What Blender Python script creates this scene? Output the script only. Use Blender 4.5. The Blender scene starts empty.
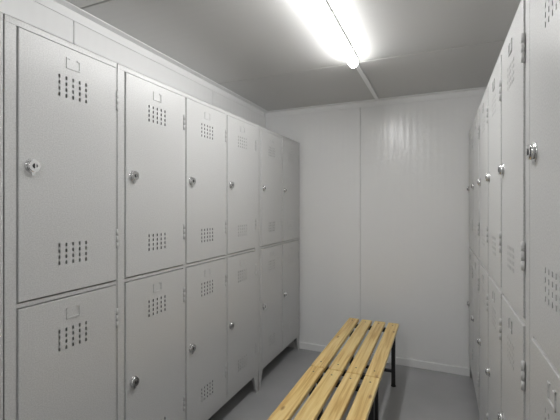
import bpy, bmesh, math, random
from mathutils import Vector, Matrix
random.seed(3)
scn=bpy.context.scene
scn.view_settings.view_transform='Standard'
scn.view_settings.look='None'
scn.view_settings.exposure=0.42

# ---------------- materials ----------------
def mat(name,col,rough=0.5,metal=0.0,bump=None,spec=0.5,emit=None,speck=0):
    m=bpy.data.materials.new(name); m.use_nodes=True
    nt=m.node_tree; b=nt.nodes['Principled BSDF']
    b.inputs['Base Color'].default_value=(*col,1)
    b.inputs['Roughness'].default_value=rough
    b.inputs['Metallic'].default_value=metal
    b.inputs['Specular IOR Level'].default_value=spec
    if emit:
        b.inputs['Emission Color'].default_value=(*emit[0],1)
        b.inputs['Emission Strength'].default_value=emit[1]
    if bump:
        tc=nt.nodes.new('ShaderNodeTexCoord'); n=nt.nodes.new('ShaderNodeTexNoise')
        n.inputs['Scale'].default_value=bump[0]; n.inputs['Detail'].default_value=2
        bp=nt.nodes.new('ShaderNodeBump'); bp.inputs['Strength'].default_value=bump[1]
        bp.inputs['Distance'].default_value=bump[2]
        nt.links.new(tc.outputs['Object'],n.inputs['Vector'])
        nt.links.new(n.outputs['Fac'],bp.inputs['Height'])
        nt.links.new(bp.outputs['Normal'],b.inputs['Normal'])
        if speck:
            r=nt.nodes.new('ShaderNodeValToRGB'); e=r.color_ramp.elements
            e[0].position=.35; e[0].color=(*[c*(1-speck) for c in col],1)
            e[1].position=.65; e[1].color=(*[min(1,c*(1+speck)) for c in col],1)
            nt.links.new(n.outputs['Fac'],r.inputs['Fac']); nt.links.new(r.outputs['Color'],b.inputs['Base Color'])
    return m
M_lock=mat('locker_paint',(.56,.56,.553),.34,0,(230,.4,.0007),speck=.09)
M_lockin=mat('locker_inner',(.06,.06,.06),.7)
M_chrome=mat('chrome',(.80,.80,.80),.16,1.0)
M_dark=mat('dark_plastic',(.02,.02,.02),.4)
M_steel=mat('black_steel',(.02,.02,.022),.4)
M_trim=mat('white_trim',(.88,.88,.875),.4)
M_lamp=mat('lamp_diffuser',(.9,.9,.9),.4,emit=((1,1,.995),34))
M_lamp2=mat('lamp_diffuser_dim',(.9,.9,.9),.4,emit=((1,1,.995),26))
M_lampb=mat('lamp_housing',(.85,.85,.85),.4)

def wallmat(name,col,axis,rough=.25,st=.26):
    m=mat(name,col,rough); nt=m.node_tree; b=nt.nodes['Principled BSDF']
    tc=nt.nodes.new('ShaderNodeTexCoord'); w=nt.nodes.new('ShaderNodeTexWave')
    w.wave_type='BANDS'; w.bands_direction=axis; w.inputs['Scale'].default_value=6.0
    w.inputs['Distortion'].default_value=0
    bp=nt.nodes.new('ShaderNodeBump'); bp.inputs['Strength'].default_value=st; bp.inputs['Distance'].default_value=.0015
    nt.links.new(tc.outputs['Object'],w.inputs['Vector'])
    nt.links.new(w.outputs['Fac'],bp.inputs['Height']); nt.links.new(bp.outputs['Normal'],b.inputs['Normal'])
    return m
M_wallx=wallmat('panel_wall_x',(.89,.89,.885),'X')
M_wally=wallmat('panel_wall_y',(.89,.89,.885),'Y')
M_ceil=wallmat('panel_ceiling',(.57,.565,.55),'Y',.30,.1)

def floormat():
    m=mat('epoxy_floor',(.27,.275,.28),.33); nt=m.node_tree; b=nt.nodes['Principled BSDF']
    tc=nt.nodes.new('ShaderNodeTexCoord'); n=nt.nodes.new('ShaderNodeTexNoise'); n.inputs['Scale'].default_value=3
    n.inputs['Detail'].default_value=6
    r=nt.nodes.new('ShaderNodeValToRGB'); r.color_ramp.elements[0].color=(.35,.353,.358,1); r.color_ramp.elements[1].color=(.41,.413,.418,1)
    r.color_ramp.elements[0].position=.3; r.color_ramp.elements[1].position=.7
    nt.links.new(tc.outputs['Object'],n.inputs['Vector']); nt.links.new(n.outputs['Fac'],r.inputs['Fac'])
    nt.links.new(r.outputs['Color'],b.inputs['Base Color'])
    return m
M_floor=floormat()

def woodmat():
    m=mat('pine_wood',(.8,.6,.3),.38); nt=m.node_tree; b=nt.nodes['Principled BSDF']; L=nt.links
    tc=nt.nodes.new('ShaderNodeTexCoord')
    mp=nt.nodes.new('ShaderNodeMapping'); mp.inputs['Scale'].default_value=(38,1.6,20)
    L.new(tc.outputs['Object'],mp.inputs['Vector'])
    n=nt.nodes.new('ShaderNodeTexNoise'); n.inputs['Scale'].default_value=1.6; n.inputs['Detail'].default_value=5; n.inputs['Distortion'].default_value=.6
    L.new(mp.outputs['Vector'],n.inputs['Vector'])
    r=nt.nodes.new('ShaderNodeValToRGB'); e=r.color_ramp.elements
    e[0].position=.32; e[0].color=(.60,.36,.11,1); e[1].position=.66; e[1].color=(.86,.66,.30,1)
    x=e.new(.48); x.color=(.78,.56,.22,1)
    L.new(n.outputs['Fac'],r.inputs['Fac'])
    mp2=nt.nodes.new('ShaderNodeMapping'); mp2.inputs['Scale'].default_value=(11,4.2,0.01)
    L.new(tc.outputs['Object'],mp2.inputs['Vector'])
    v=nt.nodes.new('ShaderNodeTexVoronoi'); v.inputs['Scale'].default_value=1.0
    L.new(mp2.outputs['Vector'],v.inputs['Vector'])
    r2=nt.nodes.new('ShaderNodeValToRGB'); e=r2.color_ramp.elements
    e[0].position=.04; e[0].color=(.32,.18,.08,1); e[1].position=.11; e[1].color=(1,1,1,1)
    L.new(v.outputs['Distance'],r2.inputs['Fac'])
    mx=nt.nodes.new('ShaderNodeMixRGB'); mx.blend_type='MULTIPLY'; mx.inputs['Fac'].default_value=.8
    L.new(r.outputs['Color'],mx.inputs['Color1']); L.new(r2.outputs['Color'],mx.inputs['Color2'])
    L.new(mx.outputs['Color'],b.inputs['Base Color'])
    return m
M_wood=woodmat()

# ---------------- mesh helpers ----------------
def bm_box(bm,a,b,mi=0):
    vs=[bm.verts.new((x,y,z)) for x in (a[0],b[0]) for y in (a[1],b[1]) for z in (a[2],b[2])]
    for f in ((0,1,3,2),(4,6,7,5),(0,4,5,1),(2,3,7,6),(0,2,6,4),(1,5,7,3)):
        fc=bm.faces.new([vs[i] for i in f]); fc.material_index=mi
def bm_cyl(bm,c,axis,r1,r2,h,mi=0,seg=24,smooth=True):
    rot={'Z':Matrix.Identity(4),'Y':Matrix.Rotation(math.radians(90),4,'X'),'X':Matrix.Rotation(math.radians(90),4,'Y')}[axis]
    n0=set(bm.faces)
    bmesh.ops.create_cone(bm,cap_ends=True,segments=seg,radius1=r1,radius2=r2,depth=h,matrix=Matrix.Translation(c)@rot)
    for f in bm.faces:
        if f not in n0:
            f.material_index=mi
            if smooth and len(f.verts)==4: f.smooth=True
def make(name,bm,mats,parent=None,loc=(0,0,0),bevel=0,seg=2,recalc=True):
    if recalc: bmesh.ops.recalc_face_normals(bm,faces=bm.faces)
    me=bpy.data.meshes.new(name); bm.to_mesh(me); bm.free()
    for m in mats: me.materials.append(m)
    return inst(name,me,parent,loc,bevel,seg)
def inst(name,me,parent=None,loc=(0,0,0),bevel=0,seg=2):
    o=bpy.data.objects.new(name,me); scn.collection.objects.link(o); o.location=loc
    if parent: o.parent=parent
    if bevel:
        b=o.modifiers.new('bevel','BEVEL'); b.width=bevel; b.segments=seg; b.limit_method='ANGLE'; b.harden_normals=False
    return o
def boxes(name,lst,mats,parent=None,bevel=0,seg=2,loc=(0,0,0)):
    bm=bmesh.new()
    for t in lst: bm_box(bm,t[0],t[1],t[2] if len(t)>2 else 0)
    return make(name,bm,mats,parent,loc,bevel,seg)

# ---------------- room ----------------
XL,XR,YB,YF,ZC=-1.565,.568,3.265,-1.8,2.25
T=.08
boxes('floor',[((XL-T,YF-T,-.1),(XR+T,YB+T,0))],[M_floor])
# panelled walls: board boxes with fine gaps over a backing
def panel_runs(lo,hi,seam,pitch=1.15,g=.0025):
    s=[]; x=seam
    while x>lo: x-=pitch
    edges=[]
    while x<hi+pitch:
        edges.append(x); x+=pitch
    for a,b in zip(edges[:-1],edges[1:]):
        a2=max(a+g,lo); b2=min(b-g,hi)
        if b2-a2>.01: s.append((a2,b2))
    return s
sk=.012
l=[((XL-T,YB+sk,0),(XR+T,YB+T,ZC))]+[((a,YB,0),(b,YB+sk-.0005,ZC)) for a,b in panel_runs(XL,XR,-.643)]
boxes('wall_back',l,[M_wallx],bevel=.003)
l=[((XL-T,YF-T,0),(XR+T,YF-sk,ZC))]+[((a,YF-sk+.0005,0),(b,YF,ZC)) for a,b in panel_runs(XL,XR,-.643)]
boxes('wall_front',l,[M_wallx],bevel=.003)
l=[((XL-T,YF,0),(XL-sk,YB,ZC))]+[((XL-sk+.0005,a,0),(XL,b,ZC)) for a,b in panel_runs(YF,YB,2.35)]
boxes('wall_left',l,[M_wally],bevel=.003)
l=[((XR+sk,YF,0),(XR+T,YB,ZC))]+[((XR,a,0),(XR+sk-.0005,b,ZC)) for a,b in panel_runs(YF,YB,2.35)]
boxes('wall_right',l,[M_wally],bevel=.003)
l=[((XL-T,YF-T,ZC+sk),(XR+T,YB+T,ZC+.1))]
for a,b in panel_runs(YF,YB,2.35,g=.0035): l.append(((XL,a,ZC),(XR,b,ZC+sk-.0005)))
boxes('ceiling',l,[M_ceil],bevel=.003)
# baseboards
bt,bh=.012,.062
boxes('baseboard_back',[((XL,YB-bt,0),(XR,YB,bh))],[M_trim],bevel=.003)
boxes('baseboard_left',[((XL,YF+bt,0),(XL+bt,YB-bt,bh))],[M_trim],bevel=.003)
boxes('baseboard_right',[((XR-bt,YF+bt,0),(XR,YB-bt,bh))],[M_trim],bevel=.003)
boxes('baseboard_front',[((XL,YF,0),(XR,YF+bt,bh))],[M_trim],bevel=.003)
# ceiling perimeter angle trims (L section)
w,t=.048,.006
boxes('trim_1',[((XL,YB-t,ZC-w),(XR,YB,ZC)),((XL,YB-w,ZC-t),(XR,YB-t,ZC))],[M_trim],bevel=.0012)
boxes('trim_2',[((XL,YF+w,ZC-w),(XL+t,YB-w,ZC)),((XL+t,YF+w,ZC-t),(XL+w,YB-w,ZC))],[M_trim],bevel=.0012)
boxes('trim_3',[((XR-t,YF+w,ZC-w),(XR,YB-w,ZC)),((XR-w,YF+w,ZC-t),(XR-t,YB-w,ZC))],[M_trim],bevel=.0012)
boxes('trim_4',[((XL,YF,ZC-w),(XR,YF+t,ZC)),((XL,YF+t,ZC-t),(XR,YF+w,ZC))],[M_trim],bevel=.0012)
LX=-.49
boxes('trim_5',[((LX-.015,2.285,ZC-.012),(LX+.015,YB-w,ZC))],[M_trim],bevel=.003)

# ---------------- lockers ----------------
P=.426; DW=.372
LAY={1:(.042,.0),2:(.040,.030),3:(.044,.030)}   # left stile, gap between doors
H=1.925; D=.345
Z0,Z1,Z2,Z3=.165,1.020,1.042,1.900
def door_mesh(name,h):
    """door sheet in XZ plane, front at y=0, with punched vent slots and folded edges"""
    bm=bmesh.new(); cx=DW/2-.002
    sw,sh=.0068,.0125
    cols=[cx+(i-2)*.0262 for i in range(5)]
    rowsT=[h-.108-i*.0205 for i in range(4)]
    rowsB=[.102+i*.0205 for i in range(4)]
    xs=sorted([0,DW]+[c-sw/2 for c in cols]+[c+sw/2 for c in cols])
    rows=rowsT+rowsB
    zs=sorted([0,h]+[r-sh/2 for r in rows]+[r+sh/2 for r in rows])
    g={}
    for i,x in enumerate(xs):
        for j,z in enumerate(zs): g[i,j]=bm.verts.new((x,0,z))
    for i in range(len(xs)-1):
        for j in range(len(zs)-1):
            if i%2==1 and j%2==1: continue
            bm.faces.new((g[i,j],g[i+1,j],g[i+1,j+1],g[i,j+1]))
    bm.edges.ensure_lookup_table()
    outer=[e for e in bm.edges if e.is_boundary and
           ((e.verts[0].co.x==e.verts[1].co.x and min(e.verts[0].co.x,DW-e.verts[0].co.x)<1e-5) or (e.verts[0].co.z==e.verts[1].co.z and min(e.verts[0].co.z,h-e.verts[0].co.z)<1e-5))]
    holes=[e for e in bm.edges if e.is_boundary and e not in outer]
    r=bmesh.ops.extrude_edge_only(bm,edges=holes)
    for v in r['geom']:
        if isinstance(v,bmesh.types.BMVert): v.co.y+=.0015
    cur=outer
    def steps(cur,off,dy):
        r=bmesh.ops.extrude_edge_only(bm,edges=cur)
        for v in r['geom']:
            if isinstance(v,bmesh.types.BMVert):
                x,z=v.co.x,v.co.z
                if x<1e-4: v.co.x-=off
                elif x>DW-1e-4: v.co.x+=off
                if z<1e-4: v.co.z-=off
                elif z>h-1e-4: v.co.z+=off
                v.co.y+=dy
        return [e for e in r['geom'] if isinstance(e,bmesh.types.BMEdge)]
    cur=steps(cur,.0012,.0005); cur=steps(cur,.0006,.0012); cur=steps(cur,0,.017)
    # label holder: U shaped bracket
    lz=h-.050
    for a,b in (((cx-.027,-.003,lz-.022),(cx-.023,0,lz+.016)),((cx+.023,-.003,lz-.022),(cx+.027,0,lz+.016)),((cx-.027,-.003,lz-.022),(cx+.027,0,lz-.018)),
                ((cx-.027,-.003,lz+.012),(cx-.014,0,lz+.016)),((cx+.014,-.003,lz+.012),(cx+.027,0,lz+.016))):
        bm_box(bm,a,b,0)
    # hinges (knuckles) on right edge
    for hz in (.165,h-.13):
        for k in range(3):
            bm_cyl(bm,(DW+.0065,-.001,hz-.026+k*.026),'Z',.0048,.0048,.0252,0,16)
    # lock: round chrome rose and knob with small thumb-turn
    kx,kz=.039,h/2
    bm_cyl(bm,(kx,-.0015,kz),'Y',.0235,.022,.003,1,32)
    bm_cyl(bm,(kx,-.0075,kz),'Y',.0182,.0192,.009,1,32)
    bm_cyl(bm,(kx,-.0135,kz),'Y',.0150,.0182,.003,1,32)
    bm_cyl(bm,(kx,-.0154,kz),'Y',.0080,.0080,.001,2,24)
    bm_box(bm,(kx-.002,-.0185,kz-.011),(kx+.002,-.0145,kz+.011),1)
    bm_box(bm,(kx-.0055,-.007,kz-.030),(kx+.0055,-.003,kz-.012),1)
    me=bpy.data.meshes.new(name); bmesh.ops.recalc_face_normals(bm,faces=bm.faces); bm.to_mesh(me); bm.free()
    for m in (M_lock,M_chrome,M_dark): me.materials.append(m)
    return me
DU=door_mesh('door_upper',Z3-Z2-.004); DL=door_mesh('door_lower',Z1-Z0-.004)

def locker(n,loc,rot):
    e=bpy.data.objects.new('locker_cabinet',None); scn.collection.objects.link(e)
    e.location=loc; e.rotation_euler=(0,0,rot)
    W=n*P; g=.0016; f=.0045   # g: gap to neighbour, f: frame front y
    E0,G=LAY[n]; X=[E0+k*(DW+G) for k in range(n)]
    zb=.13
    L=[((g,f,zb),(.003,D,H)),((W-.003,f,zb),(W-g,D,H)),((g,f,H-.003),(W-g,D,H)),((g,f,zb),(W-g,D,zb+.003)),((g,D-.003,zb),(W-g,D,H))]
    fd=.020
    L+=[((g,f,Z3+.003),(W-g,f+fd,H)),((g,f,zb),(W-g,f+fd,Z0-.003))]
    prev=g
    for x in X:
        L.append(((prev,f+.0003,Z0-.003),(x-.0055,f+fd,Z3+.003)))
        L.append(((x-.0055,f+.0003,Z1+.004),(x+DW+.0055,f+fd,Z2-.004)))
        prev=x+DW+.0055
    L.append(((prev,f+.0003,Z0-.003),(W-g,f+fd,Z3+.003)))
    boxes('frame',L,[M_lock],e,bevel=.0015)
    I=[]
    for k in range(1,n): I.append(((X[k]-G/2-.0015,f+fd,zb+.004),(X[k]-G/2+.0015,D-.004,H-.004)))
    I.append(((.004,f+fd+.001,(Z1+Z2)/2-.002),(W-.004,D-.004,(Z1+Z2)/2+.002)))
    boxes('inner_partitions',I,[M_lockin],e)
    # feet: tapered pressed sheet brackets
    bm=bmesh.new()
    for fx,sg in ((g+.001,1),(W-g-.001,-1)):
        for fy,sy in ((f+.002,1),(D-.002,-1)):
            top,bot=.070,.032; th=.0025
            for (ax) in (0,1):
                pts=[(0,zb),(top,zb),(bot+.006,.03),(bot,0),(0,0)]
                def co(p,o):
                    return (fx+sg*p[0],fy+sy*o,p[1]) if ax==0 else (fx+sg*o,fy+sy*p[0],p[1])
                A=[bm.verts.new(co(p,0)) for p in pts]; B=[bm.verts.new(co(p,th)) for p in pts]
                bm.faces.new(A); bm.faces.new(B[::-1])
                for i in range(5): bm.faces.new((A[i],A[(i+1)%5],B[(i+1)%5],B[i]))
    make('feet',bm,[M_lock],e)
    for k in range(n):
        inst('door_upper_%d'%(k+1),DU,e,(X[k],0,Z2+.002))
        inst('door_lower_%d'%(k+1),DL,e,(X[k],0,Z0+.002))
    return e
Y0=1.119; yb=lambda i:Y0+P*i
XLF,XRF=-1.202,.205
for n,i in ((3,0),(1,-1),(2,3),(3,-4)):
    locker(n,(XLF,yb(i),0),math.radians(90))
for n,i in ((3,3),(2,5),(3,0)):   # origin at far end
    locker(n,(XRF,yb(i),0),math.radians(-90))

# ---------------- benches ----------------
def bench(y0,y1):
    e=bpy.data.objects.new('slatted_bench',None); scn.collection.objects.link(e)
    x0,x1,zt=-.665,-.285,.45
    e.location=((x0+x1)/2,(y0+y1)/2,0)
    hw,hl=(x1-x0)/2,(y1-y0)/2
    sw=.079; gp=(2*hw-4*sw)/3
    for k in range(4):
        a=-hw+k*(sw+gp)
        boxes('slat_%d'%(k+1),[((a,-hl,zt-.026),(a+sw,hl,zt))],[M_wood],e,bevel=.006,seg=4)
    b=[];s=.028
    for yy in (-hl+.05,hl-.05-s):
        for xx in (-hw+.02,hw-.02-s): b.append(((xx,yy,.008),(xx+s,yy+s,zt-.026)))
        b.append(((-hw+.02+s,yy,zt-.026-s),(hw-.02-s,yy+s,zt-.0262)))
        b.append(((-hw+.02+s,yy+.003,.10),(hw-.02-s,yy+s-.003,.12)))
    for xx in (-hw+.02,hw-.02-s): b.append(((xx+.002,-hl+.05+s,zt-.026-s),(xx+s-.002,hl-.05-s,zt-.0262)))
    boxes('steel_frame',b,[M_steel],e,bevel=.002)
    bm=bmesh.new()
    for yy in (-hl+.05+s/2,hl-.05-s/2):
        for xx in (-hw+.02+s/2,hw-.02-s/2): bm_cyl(bm,(xx,yy,.004),'Z',.019,.017,.008,0)
    make('feet',bm,[M_dark],e)
    bm=bmesh.new()
    for yy in (-hl+.05+s/2,hl-.05-s/2):
        for k in range(4):
            bm_cyl(bm,(-hw+k*(sw+gp)+sw/2,yy,zt+.0003),'Z',.005,.004,.0012,0,16)
    make('screws',bm,[M_steel],e)
bench(1.972,2.925)
bench(1.01,1.963)

# ---------------- lamps ----------------
def lamp(y0,y1,M):
    e=bpy.data.objects.new('fluorescent_batten_lamp',None); scn.collection.objects.link(e)
    e.location=(LX,(y0+y1)/2,ZC); hl=(y1-y0)/2
    boxes('housing',[((-.03,-hl,-.022),(.03,hl,0))],[M_lampb],e,bevel=.004)
    bm=bmesh.new(); N=16; r=.030; rings=[]
    for yy in (-hl+.006,hl-.006):   # lit diffuser wraps to its ends
        ring=[bm.verts.new((r*math.cos(math.pi*i/N),yy,-.022-.036*math.sin(math.pi*i/N))) for i in range(N+1)]
        rings.append(ring)
    for i in range(N):
        f=bm.faces.new((rings[0][i],rings[0][i+1],rings[1][i+1],rings[1][i])); f.smooth=True
    bm.faces.new(rings[0]); bm.faces.new(rings[1][::-1])
    make('diffuser',bm,[M],e)
lamp(1.06,2.28,M_lamp)
lamp(-1.1,.12,M_lamp2)

# ---------------- world & camera ----------------
w=bpy.data.worlds.new('World'); scn.world=w; w.use_nodes=True
w.node_tree.nodes['Background'].inputs[0].default_value=(.05,.05,.05,1)
cd=bpy.data.cameras.new('camera'); cam=bpy.data.objects.new('camera',cd); scn.collection.objects.link(cam)
cam.location=(0,0,1.346); cam.rotation_euler=(math.radians(90),0,math.radians(23.4))
cd.sensor_width=36; cd.lens=370/560*36; cd.shift_y=-5/560; cd.clip_start=.02
scn.camera=cam
